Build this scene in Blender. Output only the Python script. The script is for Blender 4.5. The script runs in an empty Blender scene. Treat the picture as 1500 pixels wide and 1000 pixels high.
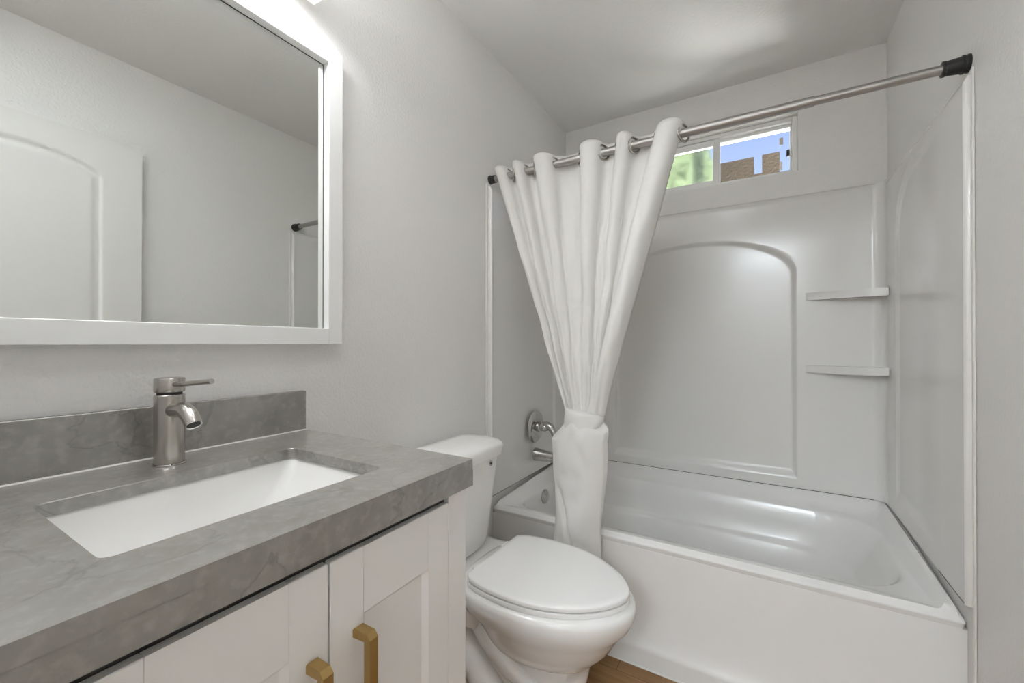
import bpy, bmesh, math
import numpy as np
from mathutils import Vector, Matrix, noise

S = bpy.context.scene
COL = S.collection
PI = math.pi

# ------------------------------------------------------------------ camera
cam_data = bpy.data.cameras.new('camera')
cam = bpy.data.objects.new('camera', cam_data)
COL.objects.link(cam)
cam_data.sensor_width = 36.0
cam_data.sensor_fit = 'HORIZONTAL'
cam_data.lens = 609.6 / 1500.0 * 36.0
cam_data.clip_start = 0.01
cam.location = (1.0614, 0.0, 1.19)
cam.rotation_euler = (math.radians(90.23), 0.0, math.radians(31.105))
S.camera = cam

# ------------------------------------------------------------------ world: blue sky above, sunlit ground below
SKY_STRENGTH = 0.50
W = bpy.data.worlds.new('sky')
S.world = W
W.use_nodes = True
wn, wl = W.node_tree.nodes, W.node_tree.links
bg = wn['Background']
tc = wn.new('ShaderNodeTexCoord')
sx = wn.new('ShaderNodeSeparateXYZ')
mp = wn.new('ShaderNodeMapRange')
mp.inputs['From Min'].default_value = -1.0
mp.inputs['From Max'].default_value = 1.0
rp = wn.new('ShaderNodeValToRGB')
els = rp.color_ramp.elements
els[0].position = 0.0;  els[0].color = (8.3, 8.2, 8.0, 1)
els[1].position = 1.0;  els[1].color = (0.10, 0.17, 0.36, 1)
for pos, c in ((0.485, (8.3, 8.2, 8.0, 1)), (0.515, (0.34, 0.41, 0.55, 1)), (0.70, (0.155, 0.205, 0.36, 1))):
    e = els.new(pos); e.color = c
wl.new(tc.outputs['Generated'], sx.inputs[0])
wl.new(sx.outputs['Z'], mp.inputs['Value'])
wl.new(mp.outputs[0], rp.inputs[0])
wl.new(rp.outputs[0], bg.inputs['Color'])
bg.inputs['Strength'].default_value = 3.0 * SKY_STRENGTH

S.view_settings.view_transform = 'Standard'
S.view_settings.look = 'None'
S.view_settings.exposure = 1.04
S.view_settings.gamma = 1.0
S.view_settings.use_curve_mapping = False
S.cycles.max_bounces = 14
S.cycles.diffuse_bounces = 8
S.cycles.glossy_bounces = 6
S.cycles.transmission_bounces = 8
S.cycles.use_denoising = True
S.cycles.sample_clamp_indirect = 6.0

VANITY_LAMP = 15.0       # emission of the vanity light diffuser
CEILING_FILL = 10.0     # emission of the added bathroom fill lamp
HALL_FILL = 22.0        # emission of the added hall fill lamp

# ------------------------------------------------------------------ materials
def mat(name, color, rough=0.5, metal=0.0, spec=0.5, coat=0.0, bump=None, **kw):
    m = bpy.data.materials.new(name)
    m.use_nodes = True
    n, l = m.node_tree.nodes, m.node_tree.links
    b = n['Principled BSDF']
    b.inputs['Base Color'].default_value = (*color, 1)
    b.inputs['Roughness'].default_value = rough
    b.inputs['Metallic'].default_value = metal
    b.inputs['Specular IOR Level'].default_value = spec
    b.inputs['Coat Weight'].default_value = coat
    b.inputs['Coat Roughness'].default_value = 0.08
    for k, v in kw.items():
        b.inputs[k].default_value = v
    if bump:
        scale, strength, dist = bump
        t = n.new('ShaderNodeTexCoord')
        nz = n.new('ShaderNodeTexNoise')
        nz.inputs['Scale'].default_value = scale
        nz.inputs['Detail'].default_value = 3.0
        bp = n.new('ShaderNodeBump')
        bp.inputs['Strength'].default_value = strength
        bp.inputs['Distance'].default_value = dist
        l.new(t.outputs['Object'], nz.inputs['Vector'])
        l.new(nz.outputs['Fac'], bp.inputs['Height'])
        l.new(bp.outputs['Normal'], b.inputs['Normal'])
    return m

M = {}
M['wall'] = mat('wall_paint', (0.76, 0.75, 0.735), 0.42, bump=(120, 0.5, 0.004))
M['ceil'] = mat('ceiling_paint', (0.78, 0.775, 0.765), 0.5, bump=(90, 0.25, 0.004))
M['trim'] = mat('trim_paint', (0.80, 0.79, 0.77), 0.35)
M['door'] = mat('door_paint', (0.70, 0.69, 0.675), 0.4)
M['vinyl'] = mat('window_vinyl', (0.82, 0.82, 0.80), 0.3)
M['acrylic'] = mat('surround_acrylic', (0.74, 0.732, 0.715), 0.165)
M['tub'] = mat('tub_acrylic', (0.77, 0.765, 0.752), 0.18)
M['porcelain'] = mat('porcelain', (0.84, 0.835, 0.82), 0.09, coat=0.3)
M['seat'] = mat('seat_plastic', (0.86, 0.86, 0.85), 0.22)
M['cab'] = mat('cabinet_paint', (0.81, 0.805, 0.79), 0.38)
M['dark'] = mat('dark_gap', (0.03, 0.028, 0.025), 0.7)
M['caulk'] = mat('caulk', (0.80, 0.79, 0.76), 0.45)
M['bead'] = mat('grey_caulk', (0.50, 0.49, 0.47), 0.5)
M['gold'] = mat('brushed_gold', (0.50, 0.345, 0.135), 0.36, metal=1.0)
M['nickel'] = mat('brushed_nickel', (0.50, 0.475, 0.44), 0.24, metal=1.0)
M['rod'] = mat('rod_steel', (0.42, 0.405, 0.385), 0.42, metal=1.0)
M['chrome'] = mat('chrome', (0.56, 0.55, 0.53), 0.10, metal=1.0)
M['rubber'] = mat('black_rubber', (0.02, 0.02, 0.019), 0.5)
M['mframe'] = mat('mirror_frame_paint', (0.82, 0.82, 0.81), 0.32)
M['mirror'] = mat('mirror_silver', (0.80, 0.82, 0.80), 0.015, metal=1.0)
M['stucco'] = mat('brown_stucco', (0.024, 0.0158, 0.0080), 0.9, bump=(40, 0.8, 0.02))
M['leaf_light'] = mat('pale_leaves', (0.074, 0.098, 0.048), 0.7, bump=(14, 1.0, 0.08))
M['leaf_dark'] = mat('dark_leaves', (0.008, 0.018, 0.005), 0.7, bump=(18, 1.0, 0.08))
M['sticker'] = mat('paper_sticker', (0.70, 0.64, 0.56), 0.7)
M['sticker2'] = mat('pale_sticker', (0.88, 0.80, 0.78), 0.7)

def emit(name, color, strength):
    m = bpy.data.materials.new(name); m.use_nodes = True
    b = m.node_tree.nodes['Principled BSDF']
    b.inputs['Base Color'].default_value = (0.8, 0.8, 0.8, 1)
    b.inputs['Emission Color'].default_value = (*color, 1)
    b.inputs['Emission Strength'].default_value = strength
    return m
M['lamp'] = emit('vanity_diffuser', (0.98, 0.99, 1.0), VANITY_LAMP)
M['hall_fill'] = emit('hall_fill_diffuser', (0.84, 0.925, 1.0), HALL_FILL)
M['ceiling_fill'] = emit('ceiling_fill_diffuser', (0.92, 0.96, 1.0), CEILING_FILL)

def stone():
    m = mat('grey_quartz', (0.2, 0.19, 0.175), 0.30, spec=0.7, coat=1.0)
    m.node_tree.nodes['Principled BSDF'].inputs['Coat Roughness'].default_value = 0.27
    m.node_tree.nodes['Principled BSDF'].inputs['Coat IOR'].default_value = 1.85
    n, l = m.node_tree.nodes, m.node_tree.links
    b = n['Principled BSDF']
    t = n.new('ShaderNodeTexCoord')
    n1 = n.new('ShaderNodeTexNoise'); n1.inputs['Scale'].default_value = 9; n1.inputs['Detail'].default_value = 5; n1.inputs['Roughness'].default_value = 0.6
    n2 = n.new('ShaderNodeTexNoise'); n2.inputs['Scale'].default_value = 70; n2.inputs['Detail'].default_value = 3; n2.inputs['Distortion'].default_value = 0.15
    r1 = n.new('ShaderNodeValToRGB')
    r1.color_ramp.elements[0].position = 0.32; r1.color_ramp.elements[0].color = (0.170, 0.158, 0.142, 1)
    r1.color_ramp.elements[1].position = 0.70; r1.color_ramp.elements[1].color = (0.275, 0.262, 0.244, 1)
    r2 = n.new('ShaderNodeValToRGB')
    r2.color_ramp.elements[0].position = 0.50; r2.color_ramp.elements[0].color = (0, 0, 0, 1)
    r2.color_ramp.elements[1].position = 0.72; r2.color_ramp.elements[1].color = (0.42, 0.42, 0.42, 1)
    mx = n.new('ShaderNodeMix'); mx.data_type = 'RGBA'
    mx.inputs[7].default_value = (0.36, 0.34, 0.315, 1)
    # thin dark veins
    n3 = n.new('ShaderNodeTexNoise'); n3.inputs['Scale'].default_value = 5.5; n3.inputs['Detail'].default_value = 6; n3.inputs['Distortion'].default_value = 0.6
    sub = n.new('ShaderNodeMath'); sub.operation = 'SUBTRACT'; sub.inputs[1].default_value = 0.46
    ab = n.new('ShaderNodeMath'); ab.operation = 'ABSOLUTE'
    r3 = n.new('ShaderNodeValToRGB')
    r3.color_ramp.elements[0].position = 0.0; r3.color_ramp.elements[0].color = (0.55, 0.55, 0.55, 1)
    r3.color_ramp.elements[1].position = 0.010; r3.color_ramp.elements[1].color = (1, 1, 1, 1)
    mul = n.new('ShaderNodeMix'); mul.data_type = 'RGBA'; mul.blend_type = 'MULTIPLY'; mul.inputs[0].default_value = 0.55
    for a in (n1, n2, n3): l.new(t.outputs['Object'], a.inputs['Vector'])
    l.new(n1.outputs['Fac'], r1.inputs[0]); l.new(n2.outputs['Fac'], r2.inputs[0])
    l.new(r2.outputs[0], mx.inputs[0]); l.new(r1.outputs[0], mx.inputs[6])
    l.new(n3.outputs['Fac'], sub.inputs[0]); l.new(sub.outputs[0], ab.inputs[0]); l.new(ab.outputs[0], r3.inputs[0])
    l.new(mx.outputs[2], mul.inputs[6]); l.new(r3.outputs[0], mul.inputs[7])
    l.new(mul.outputs[2], b.inputs['Base Color'])
    return m
M['stone'] = stone()

def wood():
    m = mat('oak_planks', (0.25, 0.14, 0.06), 0.38)
    n, l = m.node_tree.nodes, m.node_tree.links
    b = n['Principled BSDF']
    t = n.new('ShaderNodeTexCoord')
    mpn = n.new('ShaderNodeMapping'); mpn.inputs['Scale'].default_value = (2.2, 34, 1)
    nz = n.new('ShaderNodeTexNoise'); nz.inputs['Scale'].default_value = 1.0; nz.inputs['Detail'].default_value = 6; nz.inputs['Distortion'].default_value = 0.7
    r = n.new('ShaderNodeValToRGB')
    r.color_ramp.elements[0].position = 0.3; r.color_ramp.elements[0].color = (0.22, 0.112, 0.042, 1)
    r.color_ramp.elements[1].position = 0.75; r.color_ramp.elements[1].color = (0.44, 0.25, 0.105, 1)
    br = n.new('ShaderNodeTexBrick')
    br.inputs['Scale'].default_value = 1.0; br.inputs['Brick Width'].default_value = 1.2; br.inputs['Row Height'].default_value = 0.15
    br.inputs['Mortar Size'].default_value = 0.0012; br.inputs['Color1'].default_value = (1, 1, 1, 1); br.inputs['Color2'].default_value = (0.82, 0.8, 0.78, 1); br.inputs['Mortar'].default_value = (0.35, 0.3, 0.25, 1)
    mx = n.new('ShaderNodeMix'); mx.data_type = 'RGBA'; mx.blend_type = 'MULTIPLY'; mx.inputs[0].default_value = 1.0
    l.new(t.outputs['Object'], mpn.inputs['Vector']); l.new(mpn.outputs[0], nz.inputs['Vector']); l.new(nz.outputs['Fac'], r.inputs[0])
    l.new(t.outputs['Object'], br.inputs['Vector'])
    l.new(r.outputs[0], mx.inputs[6]); l.new(br.outputs['Color'], mx.inputs[7]); l.new(mx.outputs[2], b.inputs['Base Color'])
    return m
M['wood'] = wood()

def cloth():
    m = bpy.data.materials.new('white_curtain_cloth'); m.use_nodes = True
    n, l = m.node_tree.nodes, m.node_tree.links
    b = n['Principled BSDF']
    b.inputs['Base Color'].default_value = (0.86, 0.85, 0.83, 1); b.inputs['Roughness'].default_value = 0.75
    b.inputs['Sheen Weight'].default_value = 0.15
    tr = n.new('ShaderNodeBsdfTranslucent'); tr.inputs['Color'].default_value = (0.86, 0.85, 0.82, 1)
    mx = n.new('ShaderNodeMixShader'); mx.inputs[0].default_value = 0.22
    t = n.new('ShaderNodeTexCoord'); nz = n.new('ShaderNodeTexNoise'); nz.inputs['Scale'].default_value = 26; nz.inputs['Detail'].default_value = 4
    bp = n.new('ShaderNodeBump'); bp.inputs['Strength'].default_value = 0.18; bp.inputs['Distance'].default_value = 0.01
    l.new(t.outputs['Object'], nz.inputs['Vector']); l.new(nz.outputs['Fac'], bp.inputs['Height']); l.new(bp.outputs[0], b.inputs['Normal'])
    l.new(b.outputs[0], mx.inputs[1]); l.new(tr.outputs[0], mx.inputs[2])
    l.new(mx.outputs[0], n['Material Output'].inputs['Surface'])
    return m
M['cloth'] = cloth()

def clear_glass():
    m = bpy.data.materials.new('clear_glass'); m.use_nodes = True
    n, l = m.node_tree.nodes, m.node_tree.links
    tr = n.new('ShaderNodeBsdfTransparent'); tr.inputs['Color'].default_value = (0.97, 0.98, 0.97, 1)
    gl = n.new('ShaderNodeBsdfGlossy'); gl.inputs['Roughness'].default_value = 0.02
    fr = n.new('ShaderNodeFresnel'); fr.inputs['IOR'].default_value = 1.45
    mx = n.new('ShaderNodeMixShader')
    l.new(fr.outputs[0], mx.inputs[0]); l.new(tr.outputs[0], mx.inputs[1]); l.new(gl.outputs[0], mx.inputs[2])
    l.new(mx.outputs[0], n['Material Output'].inputs['Surface'])
    return m
M['glass'] = clear_glass()
M['frost'] = mat('frosted_glass', (0.96, 1.0, 0.95), 0.13, **{'Transmission Weight': 1.0, 'IOR': 1.3})

# ------------------------------------------------------------------ mesh helpers
BASE = {}
def finish(name, bm, m, parent=None, smooth=35.0):
    """link the bmesh (built in room coordinates) as ONE object, child of parent if given"""
    bmesh.ops.recalc_face_normals(bm, faces=bm.faces)
    base = BASE.get(parent.name, Vector()) if parent is not None else Vector()
    if base.length: bmesh.ops.translate(bm, verts=bm.verts, vec=-base)
    me = bpy.data.meshes.new(name)
    bm.to_mesh(me); bm.free()
    if smooth:
        for p in me.polygons: p.use_smooth = True
        me.set_sharp_from_angle(angle=math.radians(smooth))
    me.materials.append(m)
    o = bpy.data.objects.new(name, me)
    COL.objects.link(o)
    if parent is not None:
        o.parent = parent
    BASE[o.name] = base
    return o

def thing(name, label, cat, loc, group=None):
    o = bpy.data.objects.new(name, None)
    o.empty_display_size = 0.05
    COL.objects.link(o)
    o.location = loc
    BASE[o.name] = Vector(loc)
    return tag(o, label, cat, group)

def tag(o, label, cat, group=None, kind=None):
    o['label'] = label; o['category'] = cat
    if group: o['group'] = group
    if kind: o['kind'] = kind
    return o

def struct(name, bm, m, label, cat, parent=None, smooth=None):
    o = finish(name, bm, m, parent, smooth)
    if parent is None: tag(o, label, cat, kind='structure')
    return o

def box(bm, x0, x1, y0, y1, z0, z1, bev=0.0, seg=1):
    r = bmesh.ops.create_cube(bm, size=1.0)
    vs = r['verts']
    for v in vs:
        v.co = Vector((x0 + (v.co.x + .5) * (x1 - x0), y0 + (v.co.y + .5) * (y1 - y0), z0 + (v.co.z + .5) * (z1 - z0)))
    if bev > 0:
        es = list({e for v in vs for e in v.link_edges})
        bmesh.ops.bevel(bm, geom=es, offset=bev, segments=seg, profile=0.5, affect='EDGES')
    return bm

def nbox(*a, **k):
    return box(bmesh.new(), *a, **k)

def loft(bm, loops, cap0=False, cap1=False, closed=True):
    rows = [[bm.verts.new(p) for p in lp] for lp in loops]
    n = len(rows[0])
    for a, b in zip(rows, rows[1:]):
        for i in range(n if closed else n - 1):
            j = (i + 1) % n
            bm.faces.new((a[i], a[j], b[j], b[i]))
    if cap0: bm.faces.new(rows[0])
    if cap1: bm.faces.new(rows[-1])
    return rows

def grid(bm, P):
    """P: array rows x cols x 3"""
    rows = [[bm.verts.new(tuple(p)) for p in r] for r in P]
    for a, b in zip(rows, rows[1:]):
        for i in range(len(a) - 1):
            bm.faces.new((a[i], a[i + 1], b[i + 1], b[i]))
    return rows

def frame_axes(d):
    d = Vector(d).normalized()
    up = Vector((0, 0, 1)) if abs(d.z) < 0.9 else Vector((1, 0, 0))
    u = d.cross(up).normalized(); v = d.cross(u).normalized()
    return u, v

def tube(bm, pts, radii, n=20, cap=True):
    pts = [Vector(p) for p in pts]
    if not isinstance(radii, (list, tuple)): radii = [radii] * len(pts)
    loops = []
    u = None
    for i, p in enumerate(pts):
        d = (pts[min(i + 1, len(pts) - 1)] - pts[max(i - 1, 0)]).normalized()
        if u is None: u, v = frame_axes(d)
        else:
            u = (u - d * u.dot(d)).normalized(); v = d.cross(u)
        loops.append([p + (u * math.cos(2 * PI * k / n) + v * math.sin(2 * PI * k / n)) * radii[i] for k in range(n)])
    loft(bm, loops, cap, cap)
    return bm

def lathe(bm, origin, axis, prof, n=32):
    """prof: (distance along the axis, radius)"""
    o = Vector(origin); a = Vector(axis).normalized(); u, v = frame_axes(a)
    loops = [[o + a * h + (u * math.cos(2 * PI * k / n) + v * math.sin(2 * PI * k / n)) * max(r, 1e-4) for k in range(n)] for h, r in prof]
    loft(bm, loops, True, True)
    return bm

def torus(bm, c, axis, R, r, n=28, m=10):
    c = Vector(c); a = Vector(axis).normalized(); u, v = frame_axes(a)
    loops = []
    for i in range(n):
        t = 2 * PI * i / n; d = u * math.cos(t) + v * math.sin(t)
        loops.append([c + d * (R + r * math.cos(2 * PI * k / m)) + a * r * math.sin(2 * PI * k / m) for k in range(m)])
    loops.append(loops[0])
    rows = [[bm.verts.new(p) for p in lp] for lp in loops[:-1]]
    rows.append(rows[0])
    for A, B in zip(rows, rows[1:]):
        for i in range(m):
            j = (i + 1) % m
            bm.faces.new((A[i], A[j], B[j], B[i]))
    return bm

def rrect(x0, x1, y0, y1, r, n=6):
    out = []
    ra, rb = r if isinstance(r, tuple) else (r, r)       # radius at the x1 end, at the x0 end
    for cx, cy, a0, r in ((x1 - ra, y0 + ra, -PI / 2, ra), (x1 - ra, y1 - ra, 0, ra), (x0 + rb, y1 - rb, PI / 2, rb), (x0 + rb, y0 + rb, PI, rb)):
        for k in range(n + 1):
            a = a0 + PI / 2 * k / n
            out.append((cx + r * math.cos(a), cy + r * math.sin(a)))
    return out

def prism(bm, pts, axis, a0, a1, bev=0.0):
    """extrude a closed outline along an axis ('x','y','z'); pts are the two other coordinates in order"""
    def P(p, a):
        return {'x': (a, p[0], p[1]), 'y': (p[0], a, p[1]), 'z': (p[0], p[1], a)}[axis]
    lo = [bm.verts.new(P(p, a0)) for p in pts]; hi = [bm.verts.new(P(p, a1)) for p in pts]
    n = len(pts)
    fs = [bm.faces.new((lo[i], lo[(i + 1) % n], hi[(i + 1) % n], hi[i])) for i in range(n)]
    f0 = bm.faces.new(lo); f1 = bm.faces.new(hi)
    if bev:
        es = set(f0.edges) | set(f1.edges)
        bmesh.ops.bevel(bm, geom=list(es), offset=bev, segments=3, profile=0.5, affect='EDGES')
    return bm

def sst(x):
    x = np.clip(x, 0, 1); return x * x * (3 - 2 * x)

def sdf(px, pz, poly):
    """signed distance (positive inside) from the points to a closed polygon"""
    P = np.array(poly); A = P; B = np.roll(P, -1, 0)
    shp = px.shape; q = np.stack([px.ravel(), pz.ravel()], 1)
    best = np.full(len(q), 1e9); inside = np.zeros(len(q), bool)
    for a, b in zip(A, B):
        ab = b - a; L = (ab @ ab) + 1e-12
        t = np.clip(((q - a) @ ab) / L, 0, 1)
        d = np.hypot(*(q - a - t[:, None] * ab).T)
        best = np.minimum(best, d)
        c = (a[1] > q[:, 1]) != (b[1] > q[:, 1])
        with np.errstate(divide='ignore', invalid='ignore'):
            xi = (b[0] - a[0]) * (q[:, 1] - a[1]) / (b[1] - a[1]) + a[0]
        inside ^= c & (q[:, 0] < xi)
    return np.where(inside, best, -best).reshape(shp)

def arch_poly(c, hw, z0, zs, rise, n=40):
    """flat bottom at z0, sides up to zs, elliptical arch of the given rise"""
    pts = [(c - hw, z0), (c + hw, z0)]
    for k in range(n + 1):
        a = PI * k / n
        pts.append((c + hw * math.cos(a), zs + rise * math.sin(a)))
    return pts

# ------------------------------------------------------------------ room shell
RW, YB, HC = 1.530, 2.416, 2.514      # right wall, back wall, ceiling height
T = 0.12
struct('floor', nbox(-T, RW + T, -3.0, YB + T, -0.1, 0.0), M['wood'], 'warm brown oak plank floor beside the toilet', 'floor')
struct('ceiling', nbox(-T, RW + T, -3.0, YB + T, HC, HC + 0.1), M['ceil'], 'smooth white painted ceiling over the bathroom', 'ceiling')
struct('wall_left', nbox(-T, 0.0, -3.0, YB + T, 0.0, HC), M['wall'], 'white textured wall behind the mirror and toilet', 'wall')
struct('wall_right', nbox(RW, RW + T, -3.0, YB + T, 0.0, HC), M['wall'], 'white textured wall at right of the bathtub', 'wall')
WX0, WX1, WZ0, WZ1 = 0.50, 1.208, 2.018, 2.300
bm = bmesh.new()
box(bm, 0, WX0, YB, YB + T, 0, HC); box(bm, WX1, RW, YB, YB + T, 0, HC)
box(bm, WX0, WX1, YB, YB + T, 0, WZ0); box(bm, WX0, WX1, YB, YB + T, WZ1, HC)
struct('wall_back', bm, M['wall'], 'white wall above the tub surround holding the small window', 'wall')
bm = bmesh.new()
box(bm, 0, 0.70, -0.13, -0.012, 0, HC); box(bm, 1.50, RW, -0.13, -0.012, 0, HC); box(bm, 0.70, 1.50, -0.13, -0.012, 2.14, HC)
struct('wall_front', bm, M['wall'], 'white wall with the doorway opposite the bathtub', 'wall')
struct('wall_hall', nbox(-T, RW + T, -3.1, -3.0, 0, HC), M['wall'], 'white hallway wall outside the bathroom doorway', 'wall')
# white bead of caulk along the foot of the tub
struct('trim_1', nbox(0.001, RW - 0.001, 1.551, 1.559, 0.0, 0.006, 0.002), M['caulk'], 'thin white caulk bead along the foot of the bathtub apron', 'trim')

# ------------------------------------------------------------------ window
win = bpy.data.objects.new('window_1', None); COL.objects.link(win)
win.location = ((WX0 + WX1) / 2, YB + 0.06, WZ0); BASE['window_1'] = Vector(win.location)
tag(win, 'small white sliding window high above the bathtub', 'window', kind='structure')
bm = bmesh.new()
fy0, fy1 = YB + 0.035, YB + 0.11
fw = 0.022
for a in ((WX0, WX0 + fw, WZ0, WZ1), (WX1 - fw, WX1, WZ0, WZ1), (WX0 + fw, WX1 - fw, WZ0, WZ0 + fw), (WX0 + fw, WX1 - fw, WZ1 - fw, WZ1)):
    box(bm, a[0], a[1], fy0, fy1, a[2], a[3], 0.003)
box(bm, WX0 + fw, WX1 - fw, fy0 + 0.03, fy1, WZ1 - fw - 0.014, WZ1 - fw, 0.002)
finish('window_frame', bm, M['vinyl'], win)
def sash(x0, x1, y0, y1, glass, sw, swl=None):
    z0, z1 = WZ0 + 0.008, WZ1 - fw - 0.002
    swl = swl or sw
    bm = bmesh.new()
    box(bm, x0, x0 + swl, y0, y1, z0, z1, 0.002); box(bm, x1 - sw, x1, y0, y1, z0, z1, 0.002)
    box(bm, x0 + swl, x1 - sw, y0, y1, z0, z0 + sw, 0.002); box(bm, x0 + swl, x1 - sw, y0, y1, z1 - sw, z1, 0.002)
    s = finish('sash', bm, M['vinyl'], win)
    ym = (y0 + y1) / 2
    return s, finish('pane', nbox(x0 + swl - .003, x1 - sw + .003, ym - .002, ym + .002, z0 + sw - .003, z1 - sw + .003), M[glass], s, None)
sash(WX0 + fw, 0.868, fy0 + 0.004, fy0 + 0.030, 'frost', 0.034)
s2, p2 = sash(0.845, WX1 - fw + .002, fy0 + 0.036, fy0 + 0.062, 'glass', 0.010)
finish('latch', nbox(1.163, 1.176, fy0 + 0.018, fy0 + 0.036, 2.118, 2.150, 0.002), M['rubber'], win)
ym = fy0 + 0.045
o = finish('sticker', nbox(1.134, 1.150, ym - .001, ym, 2.190, 2.225), M['sticker'], s2, None)
o = finish('sticker', nbox(1.134, 1.146, ym - .001, ym, 2.062, 2.105), M['sticker2'], s2, None)

# ------------------------------------------------------------------ outside the window
nb = thing('neighboring_building', 'brown stucco building with stepped parapet seen through the window', 'building', (0.0, 5.3, 0.0))
finish('wall', nbox(-2.4, 1.21, 5.0, 6.6, 0.0, 2.945), M['stucco'], nb)
finish('parapet', nbox(-2.4, 0.982, 5.0, 5.35, 2.945, 3.127), M['stucco'], nb)
finish('chimney', nbox(1.056, 1.21, 5.0, 5.35, 2.945, 3.130), M['stucco'], nb)
def bush(name, c, rx, ry, rz, m, seed, label, cat):
    bm = bmesh.new()
    bmesh.ops.create_icosphere(bm, subdivisions=5, radius=1.0)
    for v in bm.verts:
        d = v.co.normalized()
        k = 1 + 0.16 * noise.noise(d * 2.2 + Vector((seed, 0, 0))) + 0.12 * noise.noise(d * 7 + Vector((0, seed, 0))) + 0.05 * noise.noise(d * 22)
        v.co = Vector((c[0] + d.x * rx * k, c[1] + d.y * ry * k, c[2] + d.z * rz * k))
    t = thing(name, label, cat, (c[0], c[1], 0))
    finish('foliage', bm, m, t)
    finish('trunk', tube(bmesh.new(), [(c[0], c[1], -0.1), (c[0] + .01, c[1], c[2] * .5), (c[0], c[1], c[2] - rz * .4)], [.06, .05, .03]), M['stucco'], t)
    return t
bush('cypress_tree', (0.565, 4.05, 2.2), 0.05, 0.06, 1.7, M['leaf_dark'], 3.1, 'slim dark green cypress blurred behind the frosted pane', 'tree')
bush('leafy_tree', (0.18, 4.5, 2.5), 0.475, 0.30, 1.3, M['leaf_light'], 7.7, 'pale green leafy tree blurred behind the frosted pane', 'tree')

# ------------------------------------------------------------------ unseen fill lamp added in the hall (outside the doorway)
hl = thing('hall_fill_light', 'round white fill light added unseen in the hallway', 'fill light', (1.08, -2.45, HC))
finish('base', lathe(bmesh.new(), (1.08, -2.45, HC), (0, 0, -1), [(0, .43), (.02, .43), (.025, .42)]), M['trim'], hl)
finish('diffuser', lathe(bmesh.new(), (1.08, -2.45, HC - .026), (0, 0, -1), [(0, .41), (.012, .405), (.022, .36), (.028, .18), (.029, 0)]), M['hall_fill'], hl)

# ------------------------------------------------------------------ bathroom fill lamp, added overhead out of view to even the light
cl = thing('ceiling_fill_light', 'round white fill light added unseen above the bathroom floor', 'fill light', (0.80, 0.36, HC))
finish('base', lathe(bmesh.new(), (0.80, 0.36, HC), (0, 0, -1), [(0, .165), (.012, .165), (.016, .158)]), M['trim'], cl)
finish('diffuser', lathe(bmesh.new(), (0.80, 0.36, HC - .014), (0, 0, -1), [(0, .15), (.006, .148), (.014, .12), (.018, 0)]), M['ceiling_fill'], cl)

# ------------------------------------------------------------------ open door standing along the right wall
DX = 1.462
dY0, dY1, dZ0, dZ1 = -0.004, 0.777, 0.012, 2.107
ys = np.linspace(dY0, dY1, 150); zs = np.linspace(dZ0, dZ1, 260)
Y, Z = np.meshgrid(ys, zs)
h = np.zeros_like(Y)
for poly in (arch_poly(0.387, 0.253, 1.05, 1.915, 0.085), [(0.134, 0.25), (0.64, 0.25), (0.64, 0.93), (0.134, 0.93)]):
    d = sdf(Y, Z, poly)
    h += 0.009 * sst(d / 0.010) - 0.006 * sst((d - 0.020) / 0.016)
bm = bmesh.new()
rows = grid(bm, np.stack([DX + h, Y, Z], -1))
back = [bm.verts.new((DX + 0.034, v.co.y, v.co.z)) for v in (rows[0][0], rows[0][-1], rows[-1][-1], rows[-1][0])]
def skirt(edge, b0, b1):
    bm.faces.new(list(edge) + [b1, b0])
skirt(rows[0], back[0], back[1]); skirt([r[-1] for r in rows], back[1], back[2])
skirt(rows[-1][::-1], back[2], back[3]); skirt([r[0] for r in rows][::-1], back[3], back[0])
bm.faces.new(back)
door = struct('door_1', bm, M['door'], 'open white two panel arched door standing against the right wall', 'door', smooth=40)
kn = lathe(bmesh.new(), (DX, 0.715, 0.96), (-1, 0, 0), [(0, .03), (.006, .03), (.008, .012), (.03, .012), (.036, .024), (.05, .028), (.058, .02), (.06, 0)])
finish('knob', kn, M['nickel'], door)
bm = bmesh.new()
for z in (.25, 1.06, 1.86): tube(bm, [(1.499, -0.004, z), (1.499, -0.004, z + .09)], .006, 10)
finish('hinge', bm, M['nickel'], door)

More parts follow.
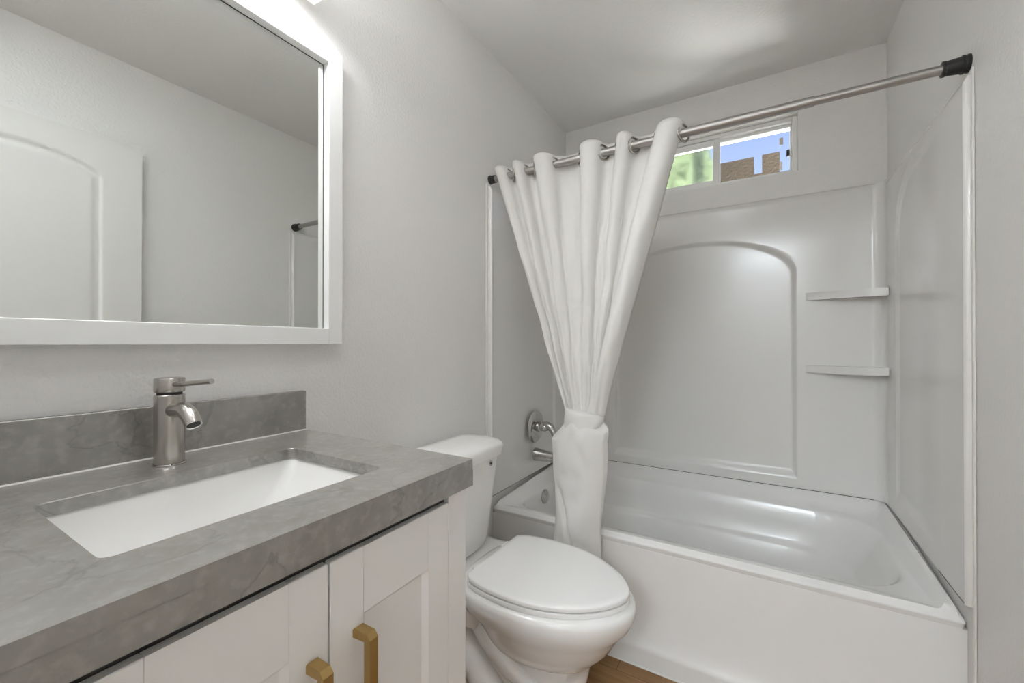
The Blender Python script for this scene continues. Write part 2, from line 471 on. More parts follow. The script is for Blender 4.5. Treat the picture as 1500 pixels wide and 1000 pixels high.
# ------------------------------------------------------------------ bathtub
TX0, TX1, TY0, TY1 = 0.004, 1.526, 1.584, 2.412
tub = thing('bathtub', 'white alcove bathtub below the small window', 'bathtub', ((TX0 + TX1) / 2, 2.0, 0))
def rimz(p, zf, zb):
    x, y = p
    side = 1.0
    k = float(sst(np.array((y - TY0 - 0.004) / 0.035)))
    return zf + (zb - zf) * k
N = 10
def lp(x0, x1, y0, y1, r, zf, zb=None):
    return [(x, y, rimz((x, y), zf, zb) if zb is not None else zf) for x, y in rrect(x0, x1, y0, y1, r, N)]
bm = bmesh.new()
bx0, bx1, by0, by1 = 0.074, 1.462, 1.668, 2.330
loops = [
    lp(TX0 + .004, TX1 - .004, TY0 + .005, TY1, 0.008, 0.418),
    lp(TX0, TX1, TY0 + .001, TY1, 0.008, 0.434),
    lp(TX0, TX1, TY0, TY1, 0.008, 0.4375, 0.497),
    lp(TX0 + .002, TX1 - .002, TY0 + .002, TY1, 0.008, 0.4405, 0.503),
    lp(TX0 + .012, TX1 - .012, TY0 + .006, TY1 - .024, 0.008, 0.4415, 0.503),
    lp(TX0 + .020, TX1 - .016, TY0 + .009, TY1 - .030, 0.012, 0.4415, 0.500),
    lp(TX0 + .034, TX1 - .034, TY0 + .02, TY1 - .050, 0.02, 0.4412, 0.470),
    lp(TX0 + .048, TX1 - .050, TY0 + .04, TY1 - .066, 0.03, 0.441, 0.449),
    lp(bx0 - .006, bx1 + .006, by0 - .006, by1 + .006, (0.20, 0.09), 0.440),
    lp(bx0, bx1, by0, by1, (0.20, 0.09), 0.437),
    lp(bx0 + .006, bx1 - .012, by0 + .006, by1 - .006, (0.20, 0.09), 0.428),
    lp(bx0 + .011, bx1 - .045, by0 + .016, by1 - .016, (0.20, 0.09), 0.36),
    lp(bx0 + .016, bx1 - .090, by0 + .024, by1 - .024, (0.20, 0.09), 0.285),
    lp(bx0 + .020, bx1 - .098, by0 + .032, by1 - .032, (0.20, 0.09), 0.274),
    lp(bx0 + .024, bx1 - .108, by0 + .044, by1 - .044, (0.20, 0.09), 0.266),
    lp(bx0 + .028, bx1 - .118, by0 + .050, by1 - .050, (0.20, 0.09), 0.256),
    lp(bx0 + .045, bx1 - .20, by0 + .066, by1 - .066, (0.20, 0.09), 0.15),
    lp(bx0 + .07, bx1 - .25, by0 + .085, by1 - .085, 0.10, 0.105),
    lp(bx0 + .12, bx1 - .31, by0 + .13, by1 - .13, 0.08, 0.092),
]
loft(bm, loops, False, True)
finish('basin', bm, M['tub'], tub, 50)
prof = [(1.560, 0.0), (1.560, 0.060), (1.5615, 0.068), (1.566, 0.076), (1.574, 0.094), (1.580, 0.12), (1.585, 0.16), (1.588, 0.22), (1.588, 0.38), (1.5875, 0.42), (1.66, 0.42), (1.66, 0.0)]
finish('apron', prism(bmesh.new(), prof, 'x', .0008, RW - .0008), M['tub'], tub, 50)
# chrome overflow plate on the drain end of the basin
bm = lathe(bmesh.new(), (bx0 + .008, 1.95, 0.391), (1, 0, 0.05), [(0, .036), (.006, .036), (.011, .031), (.012, .012), (.014, .011), (.015, .003)])
finish('overflow_plate', bm, M['chrome'], tub)

# ------------------------------------------------------------------ tub surround
sr = thing('tub_surround', 'glossy white moulded three panel surround with arched recesses around the bathtub', 'tub surround', ((TX0 + TX1) / 2, 2.4, 0.5))
SZ0, SZ1 = 0.5035, 1.895
PB = 2.386           # face of the back panel
SXL, SXR = 0.020, 1.515
xs = np.unique(np.concatenate([np.linspace(SXL - .0, SXR, 150), np.linspace(0.295, 0.335, 22), np.linspace(1.18, 1.22, 22), np.linspace(1.455, SXR, 24), np.linspace(SXL, .08, 24)]))
zs = np.unique(np.concatenate([np.linspace(SZ0, SZ1, 130), np.linspace(1.50, 1.75, 70), np.linspace(.53, .61, 24)]))
X, Z = np.meshgrid(xs, zs)
d = sdf(X, Z, arch_poly(0.757, 0.443, 0.545, 1.53, 0.194))
dep = 0.020 * sst(d / 0.024)
dep = np.minimum(dep, 0.020 * sst((Z - 0.545) / 0.045))
R0 = 0.047
cor = np.zeros_like(X)
for sgn, xc in ((1, SXR - R0), (-1, SXL + R0)):
    t = np.clip((X - xc) * sgn / R0, 0, 0.9999)
    cor += R0 * (1 - np.sqrt(1 - t * t))
top = 0.012 * sst((Z - (SZ1 - 0.02)) / 0.02)
Yp = PB + dep - cor + top
bm = bmesh.new(); grid(bm, np.stack([X, Yp, Z], -1))
# top return to the wall
rt = [bm.verts.new((x, YB - .001, SZ1)) for x in xs]
bm.verts.ensure_lookup_table()
tops = [v for v in bm.verts if abs(v.co.z - SZ1) < 1e-6 and v not in set(rt)]
tops.sort(key=lambda v: v.co.x)
for a, b, c, e in zip(tops, tops[1:], rt[1:], rt): bm.faces.new((a, b, c, e))
finish('back_panel', bm, M['acrylic'], sr, 60)
for sgn, face, wallx in ((1, SXR, RW), (-1, SXL, 0.0)):
    ys = np.unique(np.concatenate([np.linspace(1.546, PB - R0 + .004, 80), np.linspace(1.70, 1.745, 20), np.linspace(2.20, 2.24, 20), np.linspace(1.546, 1.58, 16)]))
    Y, Z = np.meshgrid(ys, zs)
    d = sdf(Y, Z, [(1.40, .56), (2.222, .56)] + [(1.970 + .252 * math.cos(PI / 2 * k / 24), 1.63 + .215 * math.sin(PI / 2 * k / 24)) for k in range(25)] + [(1.40, 1.845)])
    dep = 0.009 * sst(d / 0.024)
    dep = np.minimum(dep, 0.009 * sst((Z - 0.56) / 0.05))
    dep = dep * sst((Y - 1.72) / 0.26)
    lip = -0.0025 * sst((1.562 - Y) / 0.008) + 0.006 * sst((1.551 - Y) / 0.005)
    top = 0.010 * sst((Z - (SZ1 - 0.02)) / 0.02)
    Xp = face + sgn * (dep + lip + top)
    bm = bmesh.new(); rows = grid(bm, np.stack([Xp, Y, Z], -1))
    rt = [bm.verts.new((wallx - sgn * .0005, v.co.y, SZ1)) for v in rows[-1]]
    for i in range(len(rt) - 1): bm.faces.new((rows[-1][i], rows[-1][i + 1], rt[i + 1], rt[i]))
    ft = [bm.verts.new((wallx - sgn * .0005, 1.546, r[0].co.z)) for r in rows]
    for i in range(len(ft) - 1): bm.faces.new((rows[i][0], rows[i + 1][0], ft[i + 1], ft[i]))
    finish('side_panel', bm, M['acrylic'], sr, 60)
    x0, x1 = sorted((wallx - sgn * .0005, wallx - sgn * .0045))
    finish('caulk_strip', nbox(x0, x1, 1.530, 1.5455, 0.0, SZ1 + .01, 0.003), M['caulk'], sr)
# dark seam where the panels meet the tub
bm = bmesh.new()
box(bm, 0.06, 1.475, PB - .0012, PB + .004, SZ0 - .0012, SZ0 + .0008)
box(bm, 1.5142, 1.519, 1.56, 1.75, SZ0 - .001, SZ0 + .0008); box(bm, .016, .0208, 1.56, PB - .04, SZ0 - .001, SZ0 + .0006)
finish('seam', bm, M['dark'], sr)
# two corner shelves moulded into the right end of the back panel
for zt in (1.424, 1.086):
    out = []
    for k in range(25):
        t = k / 24
        x = 1.208 + (1.512 - 1.208) * t
        out.append((x, PB + .0075 - 0.093 * math.sin(PI / 2 * min(1, t * 1.02)) ** 1.25))
    out += [(1.518, PB - 0.02), (1.512, PB + .01), (1.208, PB + .01)]
    finish('shelf', prism(bmesh.new(), out, 'z', zt - 0.034, zt, 0.004), M['acrylic'], sr, 40)

# ------------------------------------------------------------------ shower valve and spout on the left panel
vx = SXL + 0.010
sv = thing('shower_valve', 'chrome round shower valve with curved lever on the left panel', 'shower valve', (vx, 1.943, 0.752))
finish('escutcheon', lathe(bmesh.new(), (vx, 1.943, .752), (1, 0, 0), [(0, .083), (.004, .084), (.008, .080), (.012, .070), (.013, .068), (.018, .035), (.020, .0)], 48), M['chrome'], sv)
finish('hub', lathe(bmesh.new(), (vx + .016, 1.943, .752), (1, 0, 0), [(0, .026), (.02, .025), (.022, .021), (.05, .021), (.058, .017), (.060, 0)]), M['chrome'], sv)
bm = tube(bmesh.new(), [(vx + .05, 1.943, .764), (vx + .072, 1.943, .766), (vx + .095, 1.940, .756), (vx + .112, 1.936, .732), (vx + .118, 1.932, .702), (vx + .119, 1.930, .680)], [.017, .020, .0185, .014, .0105, .009], 18)
finish('lever', bm, M['chrome'], sv)
finish('screw', lathe(bmesh.new(), (vx + .010, 1.943, .812), (1, 0, 0), [(0, .007), (.005, .006), (.006, 0)], 14), M['chrome'], sv)

sp = thing('tub_spout', 'chrome tub spout below the shower valve', 'tub spout', (vx - .002, 1.948, 0.605))
bm = bmesh.new()
loops = []
for x, rz, ry, dz in ((0, .034, .033, 0), (.012, .034, .033, 0), (.02, .031, .030, 0), (.06, .028, .028, -.001), (.10, .025, .026, -.003), (.135, .023, .024, -.006), (.148, .019, .021, -.007), (.152, .010, .012, -.008)):
    loops.append([(vx + x, 1.948 + ry * math.cos(a), .605 + dz + rz * math.sin(a)) for a in [2 * PI * k / 28 for k in range(28)]])
loft(bm, loops, True, True)
finish('body', bm, M['chrome'], sp, 50)
finish('outlet', lathe(bmesh.new(), (vx + .128, 1.948, .590), (0, 0, -1), [(0, .018), (.022, .018), (.024, .014), (.016, .012), (.010, 0)]), M['chrome'], sp)
finish('diverter_knob', lathe(bmesh.new(), (vx + .122, 1.948, .618), (0, 0, 1), [(0, .005), (.014, .005), (.016, .009), (.022, .009), (.024, .006), (.025, 0)], 16), M['chrome'], sp)

# ------------------------------------------------------------------ curtain rod
RY, RZ = 1.567, 1.931
rod = thing('curtain_rod', 'brushed steel tension rod holding the white shower curtain', 'curtain rod', (0.76, RY, RZ))
bm = tube(bmesh.new(), [(.02, RY, RZ), (1.196, RY, RZ)], .0150, 24)
finish('outer_tube', bm, M['rod'], rod)
finish('inner_tube', tube(bmesh.new(), [(1.18, RY, RZ), (1.50, RY, RZ)], .0128, 24), M['rod'], rod)
finish('end_cap', lathe(bmesh.new(), (0.0, RY, RZ), (1, 0, 0), [(0, .020), (.006, .020), (.007, .018), (.026, .0175), (.030, .0175)]), M['rubber'], rod)
finish('end_cap', lathe(bmesh.new(), (RW, RY, RZ), (-1, 0, 0), [(0, .0235), (.004, .0235), (.005, .022), (.009, .022), (.010, .0235), (.014, .0235), (.015, .021), (.045, .0185), (.046, .0200), (.052, .0200), (.053, .015)]), M['rubber'], rod)

# ------------------------------------------------------------------ shower curtain
cu = thing('shower_curtain', 'white grommet shower curtain knotted at waist height on the rod', 'shower curtain', (0.46, RY - .03, 0.10))
topx = [.030, .090, .125, .178, .228, .318, .436, .529, .585, .648, .731, .826]
tief = [0, .07, .10, .17, .20, .30, .44, .58, .62, .72, .58, 1.0]
tiey = [0, 0, 0, 0, 0, 0, 0, 0, .004, .006, -.026, -.018]
ampt = [-.030, .020, -.036, .028, -.045, .040, -.044, .030, -.042, .036, -.046]        # top: - is towards the room
ampb = [-.014, .008, -.018, .010, -.018, .012, -.007, .006, -.010, .012, -.030]
ZT, ZK = RZ + 0.043, 0.915
KX0, KX1, KY = .388, .548, 1.535
per = 26
NV = 90
P = []
for j in range(NV + 1):
    t = j / NV
    row = []
    g = t
    for i in range(len(topx) - 1):
        for k in range(per + (1 if i == len(topx) - 2 else 0)):
            u = k / per
            xt = topx[i] + (topx[i + 1] - topx[i]) * (u - 0.10 * math.sin(2 * PI * u))
            xk = KX0 + (KX1 - KX0) * (tief[i] + (tief[i + 1] - tief[i]) * u)
            s = math.sin(PI * u)
            at = ampt[i] * s; ab = ampb[i] * s
            # the last fold swings out in front as one broad band
            x = xt + (xk - xt) * g
            amp = at + (ab - at) * (g ** 0.8)
            if i in (1, 3, 7): amp *= (1 - 0.5 * math.sin(PI * min(1, t * 1.2)))
            y = RY + (KY - RY) * g + amp
            if i == 10: y -= 0.030 * math.sin(PI * t) * s ** 0.5
            if i in (5, 6): y -= 0.012 * math.sin(PI * t) * s
            z = ZT + (ZK - ZT) * t
            if t < 0.06: z -= 0.004 * abs(math.cos(PI * u)) * (1 - t / 0.06)
            y += (tiey[i] + (tiey[i + 1] - tiey[i]) * u) * g
            q = Vector((x * 9, i * .6 + u, z * 4.5))
            y += 0.014 * noise.noise(q) * sst(np.array(t * 3)) + 0.007 * noise.noise(q * 2.7) * sst(np.array(t * 3))
            # packing creases
            for zc in (1.353, 1.155):
                y -= 0.005 * math.exp(-((z - zc) / 0.006) ** 2) if i < 9 else 0
            # gathers just above the tie
            y += 0.006 * math.sin(xk * 260 + 4 * z) * max(0, t - .75) * 3
            y = KY + (y - KY) * (1 - .5 * float(sst(np.array((t - .84) / .16)))) if t > .84 else y
            row.append((x, y, z))
    P.append(row)
bm = bmesh.new(); grid(bm, np.array(P))
panel = finish('panel', bm, M['cloth'], cu, 180)
md = panel.modifiers.new('thickness', 'SOLIDIFY'); md.thickness = 0.0016; md.offset = 0
# wrapped cloth tie
def ring_loop(cx, cy, cz, rx, ry, f, n=64, tilt=0.0):
    out = []
    for k in range(n):
        a = 2 * PI * k / n
        w = f(a)
        x = cx + rx * math.cos(a) * w; y = cy + ry * math.sin(a) * w
        out.append((x, y, cz + tilt * (x - cx)))
    return out
bm = bmesh.new()
loops = []
for q in range(13):
    t = q / 12
    bul = math.sin(PI * t) ** 0.5
    loops.append(ring_loop(.464 - .004 * t, KY - .002, .925 - .068 * t, .075 + .005 * bul - .003 * t, .044 + .008 * bul,
                 lambda a, t=t: 1 + .025 * math.sin(3 * a + 5 * t) + .008 * math.sin(7 * a + 7 * t + 1), tilt=-.10 + .25 * t))
loft(bm, loops, True, True)
finish('tie_wrap', bm, M['cloth'], cu, 180)
# the gathered lower end hanging outside the tub
secs = [  # z, left, right, y centre, half depth
    (.880, .392, .534, 1.532, .040), (.864, .376, .560, 1.530, .047), (.845, .362, .562, 1.528, .050), (.815, .331, .556, 1.527, .051), (.775, .334, .558, 1.527, .050),
    (.70, .336, .556, 1.528, .047), (.62, .341, .546, 1.530, .044), (.54, .345, .536, 1.531, .042), (.47, .344, .530, 1.530, .042),
    (.40, .339, .534, 1.527, .043), (.32, .336, .540, 1.522, .042), (.22, .332, .546, 1.514, .038), (.11, .330, .552, 1.510, .036)]
def interp(z, col):
    zz = [s[0] for s in secs][::-1]; vv = [s[col] for s in secs][::-1]
    return float(np.interp(z, zz, vv))
bm = bmesh.new()
loops = []
NZ = 84; NA = 128
for j in range(NZ + 1):
    z = .880 - (.880 - .11) * j / NZ
    l, r, yc, hd = (interp(z, c) for c in (1, 2, 3, 4))
    cx, rx = (l + r) / 2, (r - l) / 2
    low = float(sst(np.array((.72 - z) / .5)))
    up = float(sst(np.array((z - .70) / .15)))
    lpv = []
    for k in range(NA):
        a = 2 * PI * k / NA
        ca, sa = math.cos(a), math.sin(a)
        front = max(0.0, -sa)
        # long folds that open towards the hem, one deep swoop from upper left to lower right
        fold = .020 * math.sin(5 * a + 1.2) + (.05 + .06 * low) * math.sin(7 * a + 3.0 * z + .4) * front
        xs_ = ca
        swoop_c = -.78 + 1.25 * (.62 - z) / .42          # where the crease lies across the front
        crease = math.exp(-((xs_ - swoop_c) / .10) ** 2) * front * float(sst(np.array((.66 - z) / .06)))
        hump = math.exp(-((xs_ - .25) / .38) ** 2 - ((z - .50) / .07) ** 2) * front - .8 * math.exp(-((xs_ + .15) / .32) ** 2 - ((z - .62) / .08) ** 2) * front
        w = 1 + fold
        x = cx + rx * ca * (1 + .018 * math.sin(11 * a + 9 * z))
        y = yc + hd * sa * w + .024 * crease - .012 * hump
        y += .006 * noise.noise(Vector((x * 22, a, z * 16))) * (0.5 + front)
        zz = z + up * (.012 * math.sin(3 * a + .5) + .004 * math.sin(5 * a)) * (1 if j < 12 else 0) * (1 - j / 12 if j < 12 else 0)
        lpv.append((x, min(y, 1.5765 if z > .2 else 1.553), zz))
    loops.append(lpv)
loft(bm, loops, True, False)
finish('gathered_end', bm, M['cloth'], cu, 180)
# metal grommets where the rod passes through the cloth
for i in range(1, len(topx) - 0):
    x = topx[i]
    ang = (-1 if i % 2 else 1) * 0.55
    if i == len(topx) - 1: x -= .004
    bm = torus(bmesh.new(), (x, RY, RZ), (math.cos(ang), math.sin(ang), 0), .0285, .0048)
    for v in bm.verts:      # flattened ring
        pass
    finish('grommet', bm, M['nickel'], cu, 60)

# ------------------------------------------------------------------ toilet
TC = 1.197           # centre line
to = thing('toilet', 'white two piece toilet with closed lid between vanity and bathtub', 'toilet', (0.40, TC, 0))
def egg(xb, xf, hw, z, n=56, sq=3.2, wide=0.43):
    """egg outline: squarish at the back, elliptical at the front"""
    xc = xb + (xf - xb) * wide
    out = []
    for k in range(n):
        a = 2 * PI * k / n
        c, s = math.cos(a), math.sin(a)
        if c >= 0:
            x = xc + (xf - xc) * c; y = hw * s
        else:
            e = 2.0 / sq
            x = xc - (xc - xb) * abs(c) ** e; y = hw * math.copysign(abs(s) ** e, s)
        out.append((x, TC + y, z))
    return out
bm = bmesh.new()
secs = [(.17, .600, .122, 0), (.17, .602, .120, .02), (.175, .594, .106, .035), (.18, .588, .098, .08), (.19, .596, .096, .14), (.20, .608, .100, .19), (.20, .615, .106, .222), (.29, .618, .110, .227), (.30, .630, .121, .240),
        (.30, .648, .137, .258), (.29, .676, .157, .290), (.275, .696, .171, .324), (.25, .712, .182, .349), (.215, .735, .198, .374), (.20, .745, .203, .400), (.20, .747, .204, .418), (.202, .743, .202, .430), (.208, .733, .196, .436), (.22, .70, .17, .437)]
loft(bm, [egg(a, b, c, z) for a, b, c, z in secs], True, True)
# deck under the tank
bm2 = [( .045, .30, .150, .30), (.040, .30, .168, .36), (.040, .30, .172, .415), (.043, .30, .170, .425), (.050, .298, .164, .429)]
loft(bm, [[(x, y, z) for x, y in rrect(a, b, TC - c, TC + c, .03, 5)] for a, b, c, z in bm2], True, True)
for sgn in (-1, 1):     # trapway bulges on both sides of the pedestal
    tube(bm, [(.10, TC + sgn * .06, .25), (.17, TC + sgn * .085, .245), (.235, TC + sgn * .098, .20), (.29, TC + sgn * .098, .135), (.35, TC + sgn * .092, .085), (.43, TC + sgn * .082, .065), (.52, TC + sgn * .06, .055)],
         [.05, .056, .056, .054, .050, .044, .034], 20)
    tube(bm, [(.25, TC + sgn * .10, .33), (.32, TC + sgn * .115, .27), (.40, TC + sgn * .108, .20), (.48, TC + sgn * .09, .15)], [.03, .034, .032, .02], 16)
finish('bowl', bm, M['porcelain'], to, 50)
bc = lathe(bmesh.new(), (.315, TC - .112, .018), (0, 0, 1), [(0, .018), (.008, .018), (.016, .013), (.020, 0)], 20)
finish('bolt_cap', bc, M['seat'], to)
half = [(.274, .150), (.292, .166), (.33, .179), (.38, .187), (.44, .190), (.51, .184), (.58, .164), (.635, .136), (.68, .102), (.712, .066), (.732, .030), (.738, 0)]
def dshape(scale=1.0, dx=-0.008):
    pts = [(x + dx, y) for x, y in half]
    # densify with Catmull-Rom
    dn = []
    for i in range(len(pts) - 1):
        p0 = pts[max(i - 1, 0)]; p1 = pts[i]; p2 = pts[i + 1]; p3 = pts[min(i + 2, len(pts) - 1)] if i + 2 < len(pts) else (pts[-2][0], -pts[-2][1])
        for k in range(5):
            t = k / 5
            dn.append(tuple(.5 * (2 * p1[c] + (p2[c] - p0[c]) * t + (2 * p0[c] - 5 * p1[c] + 4 * p2[c] - p3[c]) * t * t + (3 * p1[c] - p0[c] - 3 * p2[c] + p3[c]) * t ** 3) for c in (0, 1)))
    full = dn + [pts[-1]] + [(x, -y) for x, y in dn[::-1]]
    cx = .48
    return [(cx + (x - cx) * scale, TC + y * scale) for x, y in full]
def slab(name, levels, m):
    bm = bmesh.new()
    loft(bm, [[(x, y, z) for x, y in dshape(s)] for s, z in levels], True, True)
    return finish(name, bm, m, to, 40)
slab('seat', [(.965, .4372), (.994, .4378), (1.002, .4400), (1.002, .4510), (.997, .4530), (.975, .4534)], M['seat'])
slab('seat_lid', [(.960, .4562), (.990, .4564), (.999, .4580), (1.0, .4655), (.995, .4685), (.980, .4705), (.9, .4715), (.5, .4725)], M['seat'])
for sgn in (-1, 1):
    finish('hinge', nbox(.252, .285, TC + sgn * .085 - .022, TC + sgn * .085 + .022, .434, .466, .006, 3), M['seat'], to)
bm = bmesh.new()
TT = 1.175       # centre line of the tank
tk = [(.040, .155, .126, .440, .03), (.034, .165, .134, .445, .035), (.032, .173, .141, .47, .04), (.028, .186, .156, .60, .045), (.025, .202, .174, .775, .045)]
def tank_loop_dense(a, b, c, z, r, bow=0.012, m=14):
    base = rrect(a, b, TT - c, TT + c, r, 8)
    dense = []
    for i in range(len(base)):
        p, q = base[i], base[(i + 1) % len(base)]
        L = math.hypot(q[0] - p[0], q[1] - p[1])
        nn = m if (abs(q[1] - p[1]) > c and L > c) else 1
        for k in range(nn): dense.append((p[0] + (q[0] - p[0]) * k / nn, p[1] + (q[1] - p[1]) * k / nn))
    out = []
    for x, y in dense:
        k = (y - TT) / c
        if x > (a + b) / 2: x += bow * max(0, 1 - k * k)
        out.append((x, y, z))
    return out
loft(bm, [tank_loop_dense(*t) for t in tk], True, True)
finish('tank', bm, M['porcelain'], to, 40)
bm = bmesh.new()
ld = [(.022, .208, .179, .772, .045), (.018, .215, .186, .776, .05), (.016, .219, .189, .792, .05), (.016, .219, .189, .810, .05), (.018, .215, .186, .818, .05), (.026, .203, .177, .826, .05), (.05, .178, .155, .833, .05), (.085, .14, .10, .836, .02)]
loft(bm, [tank_loop_dense(*t) for t in ld], True, True)
finish('tank_lid', bm, M['porcelain'], to, 40)
mk = bmesh.new(); MKZ = 0.752; MKX = .2116; MKY = 1.262
torus(mk, (MKX - .0005, MKY, MKZ), (1, .07, 0), .0085, .0007, 24, 8)
loft(mk, [[(MKX - .002 + dx, MKY + .0022 * math.cos(a), MKZ + .0045 * math.sin(a)) for a in [2 * PI * k / 16 for k in range(16)]] for dx in (0, .0025)], True, True)
finish('tank_mark', mk, M['dark'], to)

# ------------------------------------------------------------------ vanity cabinet
VY0, VY1, VX = 0.052, 0.656, 0.560
CZ = 0.961
va = thing('vanity_cabinet', 'white shaker vanity cabinet under the grey stone countertop', 'vanity', (0.28, (VY0 + VY1) / 2, 0))
DZ0, DZ1 = 0.14, 0.893
bm = bmesh.new()
CT = 0.905           # carcass top under the counter
box(bm, 0.003, VX - .019, VY0, VY0 + .018, 0, CT)
box(bm, 0.003, VX - .019, VY1 - .018, VY1, 0, CT)
box(bm, 0.003, .015, VY0, VY1, 0.1, CT); box(bm, 0.003, VX - .02, VY0, VY1, .10, .118)
box(bm, .45, .468, VY0, VY1, 0.0, .10)
finish('carcass', bm, M['cab'], va)
bm = bmesh.new()     # face frame
box(bm, VX - .019, VX - .0005, VY1 - .052, VY1, 0.0, CT, .0012)
box(bm, VX - .019, VX - .0005, VY0, VY0 + .050, 0.0, CT, .0012)
box(bm, VX - .019, VX - .014, VY0 + .05, VY1 - .052, .11, DZ0 + .01)
finish('face_frame', bm, M['cab'], va)
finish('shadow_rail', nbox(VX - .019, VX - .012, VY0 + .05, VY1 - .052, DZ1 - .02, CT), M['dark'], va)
def shaker(y0, y1):
    z0, z1 = DZ0, DZ1
    x0, x1 = VX - .018, VX
    st = .055
    bm = bmesh.new()
    box(bm, x0, x1, y0, y0 + st, z0, z1, .0012); box(bm, x0, x1, y1 - st, y1, z0, z1, .0012)
    zt = .097
    # rails and the recessed panel with a small sloped inner edge
    box(bm, x0, x1, y0 + st, y1 - st, z1 - zt, z1); box(bm, x0, x1, y0 + st, y1 - st, z0, z0 + st)
    dr = finish('door', bm, M['cab'], va)
    bm = bmesh.new()
    e = .008
    o_ = [(x1 - .0008, y0 + st, z0 + st), (x1 - .0008, y1 - st, z0 + st), (x1 - .0008, y1 - st, z1 - zt), (x1 - .0008, y0 + st, z1 - zt)]
    i_ = [(x1 - .008, y0 + st + e, z0 + st + e), (x1 - .008, y1 - st - e, z0 + st + e), (x1 - .008, y1 - st - e, z1 - zt - e), (x1 - .008, y0 + st + e, z1 - zt - e)]
    loft(bm, [o_, i_], False, True)
    finish('center_panel', bm, M['cab'], dr)
    return dr
SPL = 0.3545
d_r = shaker(SPL + .0015, VY1 - .0535)
d_l = shaker(VY0 + .0515, SPL - .0015)
def pull(y, zt, door):
    """square bar pull on the door: bar set off the face, both ends mitred back to the door"""
    w = .0145; zb = zt - .160
    e = .012
    x0, x1 = VX - .0005, VX + .036
    pts = [(x0, zt - e - .002), (x0, zt - .004), (x0 + .004, zt), (x1 - .007, zt), (x1, zt - .007), (x1, zb + .007), (x1 - .007, zb), (x0 + .004, zb), (x0, zb + .004), (x0, zb + e + .002), (x1 - e, zb + e), (x1 - e, zt - e)]
    prism(bm_ := bmesh.new(), pts, 'y', y - w / 2, y + w / 2)
    bm = bm_
    return finish('handle', bm, M['gold'], door, 30)
pull(SPL + .0445, .785, d_r)
pull(SPL - .0265, .781, d_l)

# ------------------------------------------------------------------ countertop
SX0, SX1, SY0, SY1 = 0.178, 0.462, 0.152, 0.534
CX1, CY0, CY1 = 0.568, 0.040, 0.668
ct = thing('countertop', 'grey mottled stone countertop with rectangular sink opening', 'countertop', (0.28, .35, CZ))
bm = bmesh.new()
hole = rrect(SX0, SX1, SY0, SY1, .014, 6)
outer = rrect(0.002, CX1, CY0, CY1, .002, 6)
SL = 0.021
def ringfaces(bm, A, B):
    n = len(A)
    for i in range(n):
        j = (i + 1) % n
        bm.faces.new((A[i], A[j], B[j], B[i]))
hi0 = [bm.verts.new((x, y, CZ)) for x, y in hole]; ou0 = [bm.verts.new((x, y, CZ)) for x, y in outer]
ho1 = [bm.verts.new((x, y, CZ - .0012)) for x, y in rrect(SX0 + .001, SX1 - .001, SY0 + .001, SY1 - .001, .014, 6)]
hi2 = [bm.verts.new((x, y, CZ - SL)) for x, y in rrect(SX0 + .001, SX1 - .001, SY0 + .001, SY1 - .001, .014, 6)]
ou2 = [bm.verts.new((x, y, CZ - SL)) for x, y in outer]
ringfaces(bm, ou0, hi0); ringfaces(bm, hi0, ho1); ringfaces(bm, ho1, hi2); ringfaces(bm, ou2, ou0)
ringfaces(bm, hi2, ou2)
finish('slab', bm, M['stone'], ct, 30)
bm = bmesh.new()     # mitred drop edge at front and right end
pts = [(.002, CY1 - .020), (CX1 - .0202, CY1 - .020), (CX1 - .0202, CY0), (CX1, CY0), (CX1, CY1), (.002, CY1)]
prism(bm, pts, 'z', CZ - .0525, CZ - SL + .0003)
finish('drop_edge', bm, M['stone'], ct, 30)

bs = thing('backsplash', 'grey mottled stone backsplash along the wall behind the faucet', 'backsplash', (.012, .35, CZ))
finish('slab', nbox(.002, .021, CY0, .665, CZ + .0005, CZ + .1025, .0008), M['stone'], bs)
bm = prism(bmesh.new(), [(.0205, CZ), (.0238, CZ), (.0205, CZ + .0028)], 'y', CY0, .666)
for v in bm.verts: v.co = Vector((v.co.x, v.co.y, v.co.z))
finish('caulk_bead', bm, M['bead'], bs)

# ------------------------------------------------------------------ sink
sk = thing('sink', 'white rectangular undermount sink set in the grey countertop', 'sink', (.32, (SY0 + SY1) / 2, CZ - .14))
bm = bmesh.new()
zt = CZ - SL - .0005
def L(dx0, dx1, dy0, dy1, r, z):
    return [(x, y, z) for x, y in rrect(SX0 + dx0, SX1 - dx1, SY0 + dy0, SY1 - dy1, r, 8)]
loft(bm, [L(-.02, -.02, -.02, -.02, .03, zt - .008), L(-.02, -.02, -.02, -.02, .03, zt), L(-.004, -.004, -.004, -.004, .022, zt), L(-.001, -.001, -.001, -.001, .022, zt - .004),
          L(.004, .004, .008, .012, .024, zt - .03), L(.014, .012, .030, .055, .026, zt - .085), L(.022, .020, .045, .080, .03, zt - .105), L(.04, .04, .07, .11, .03, zt - .113), L(.10, .10, .155, .18, .025, zt - .118)], False, True)
finish('basin', bm, M['porcelain'], sk, 40)
finish('drain', lathe(bmesh.new(), (.32, .335, zt - .1185), (0, 0, 1), [(0, .022), (.003, .022), (.005, .018), (.004, .014), (.007, .013), (.009, 0)]), M['chrome'], sk)

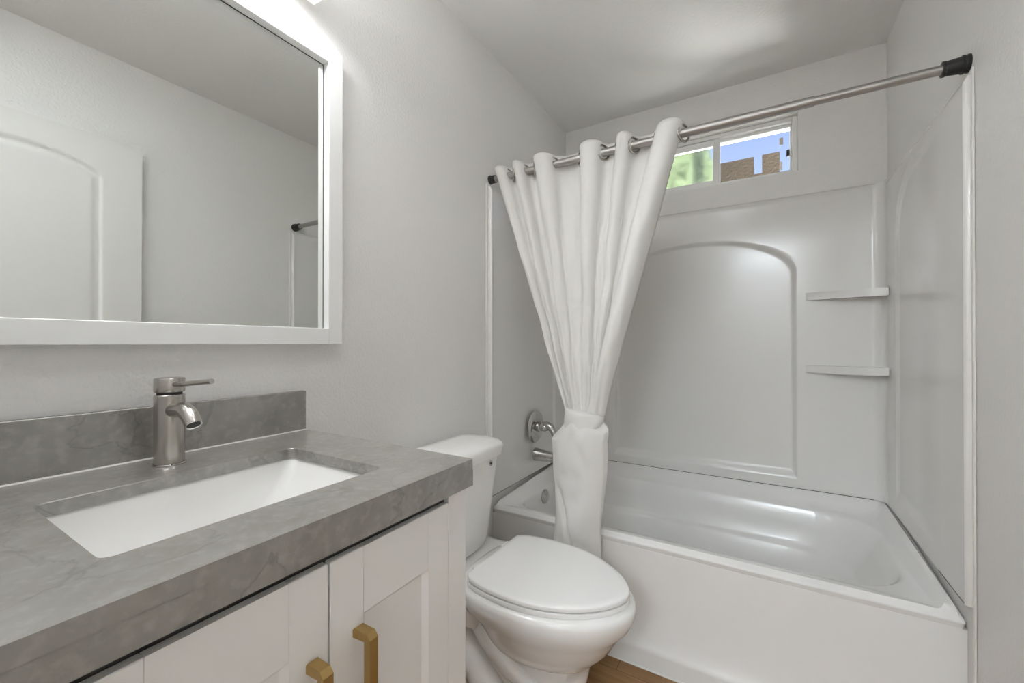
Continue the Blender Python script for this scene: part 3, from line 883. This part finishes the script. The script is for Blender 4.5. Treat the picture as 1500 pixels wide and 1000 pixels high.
# ------------------------------------------------------------------ faucet
FX, FY = .095, .3415
fa = thing('faucet', 'brushed nickel single lever faucet at the sink', 'faucet', (FX, FY, CZ))
finish('base_ring', lathe(bmesh.new(), (FX, FY, CZ), (0, 0, 1), [(0, .0262), (.0025, .0262), (.0035, .0254), (.0036, .0)], 48), M['chrome'], fa)
finish('body', lathe(bmesh.new(), (FX, FY, CZ + .0034), (0, 0, 1), [(0, .0233), (.0005, .0238), (.1275, .0238), (.1285, .0229), (.129, .016)], 48), M['nickel'], fa)
cap = lathe(bmesh.new(), (FX, FY, CZ + .1365), (0, 0, 1), [(0, .0220), (.001, .0233), (.002, .0238), (.0255, .0238), (.0265, .0231), (.027, .0215)], 48)
finish('handle_cap', cap, M['nickel'], fa)
finish('neck', lathe(bmesh.new(), (FX, FY, CZ + .130), (0, 0, 1), [(0, .0195), (.008, .0195)], 32), M['dark'], fa)
lv = tube(bmesh.new(), [(FX + .020, FY, CZ + .1515), (FX + .060, FY, CZ + .1545), (FX + .166, FY, CZ + .1645)], .0045, 16)
finish('lever', lv, M['nickel'], fa)
pth, rad = [], []
c0 = Vector((FX + .015, FY, CZ + .103))
for k in range(16):
    t = k / 15
    a = t * math.radians(62)
    if t < .3:
        pth.append(c0 + Vector((.040 * t / .3, 0, .004 * t / .3)))
    else:
        b = (t - .3) / .7 * math.radians(54)
        pth.append(c0 + Vector((.040 + .056 * math.sin(b), 0, .004 - .056 * (1 - math.cos(b)))))
    rad.append(.0138)
spout = finish('spout', tube(bmesh.new(), pth, rad, 32, cap=False), M['nickel'], fa, 60)
dr = (pth[-1] - pth[-2]).normalized()
finish('aerator', lathe(bmesh.new(), pth[-1] - dr * .002, dr, [(-.004, .0134), (.0025, .0134), (.003, .0127), (.0022, .0105), (.0, .0102), (.0, .0)], 32), M['chrome'], spout)
finish('aerator_screen', lathe(bmesh.new(), pth[-1] - dr * .0005, dr, [(0, .0100), (.0010, .0098), (.0011, .0)], 24), M['dark'], spout)

# ------------------------------------------------------------------ mirror
MY0, MY1, MZ0, MZ1 = -0.005, 0.768, 1.187, 2.014
mi = thing('wall_mirror', 'large rectangular mirror in a white frame above the vanity', 'mirror', (.0, .38, MZ0))
MW, MT = .044, .032
finish('glass', nbox(.003, .0075, MY0 + .02, MY1 - .02, MZ0 + .02, MZ1 - .02), M['mirror'], mi, None)
bm = bmesh.new()
g = MW - .001
for a in ((MY0 + g, MY1 - g, MZ1 - g - .0025, MZ1 - g), (MY0 + g, MY1 - g, MZ0 + g, MZ0 + g + .0015), (MY1 - g - .0025, MY1 - g, MZ0 + g, MZ1 - g), (MY0 + g, MY0 + g + .0025, MZ0 + g, MZ1 - g)):
    box(bm, .007, .0085, *a)
finish('gap_shade', bm, M['dark'], mi)  # dark strip painted in for the shaded gap between frame and glass
finish('frame_stile', nbox(.001, MT, MY1 - MW, MY1, MZ0, MZ1, .0012), M['mframe'], mi)
finish('frame_stile', nbox(.001, MT, MY0, MY0 + MW, MZ0, MZ1, .0012), M['mframe'], mi)
finish('frame_rail', nbox(.001, MT - .0003, MY0 + MW, MY1 - MW, MZ0, MZ0 + MW, .0012), M['mframe'], mi)
finish('frame_rail', nbox(.001, MT - .0003, MY0 + MW, MY1 - MW, MZ1 - MW, MZ1, .0012), M['mframe'], mi)

# ------------------------------------------------------------------ vanity light above the mirror
LY0, LY1 = .02, .668
vl = thing('vanity_light', 'glowing white bar light on the wall above the mirror', 'wall light', (0, (LY0 + LY1) / 2, 2.14))
finish('backplate', nbox(.001, .022, .24, .46, 2.09, 2.20, .003), M['nickel'], vl)
bm = bmesh.new()
box(bm, .044, .0548, LY0 - .002, LY1 + .002, 2.085, 2.170, .001); box(bm, .1352, .140, LY0 - .002, LY1 + .002, 2.085, 2.170, .001)
box(bm, .0548, .1352, LY0 - .002, LY0 + .003, 2.085, 2.170); box(bm, .0548, .1352, LY1 - .003, LY1 + .002, 2.085, 2.170)
finish('housing', bm, M['trim'], vl)
finish('arm', nbox(.02, .046, .32, .38, 2.12, 2.16, .003), M['nickel'], vl)
finish('diffuser', nbox(.0552, .1348, LY0 + .0035, LY1 - .0035, 2.079, 2.173, .002), M['lamp'], vl)
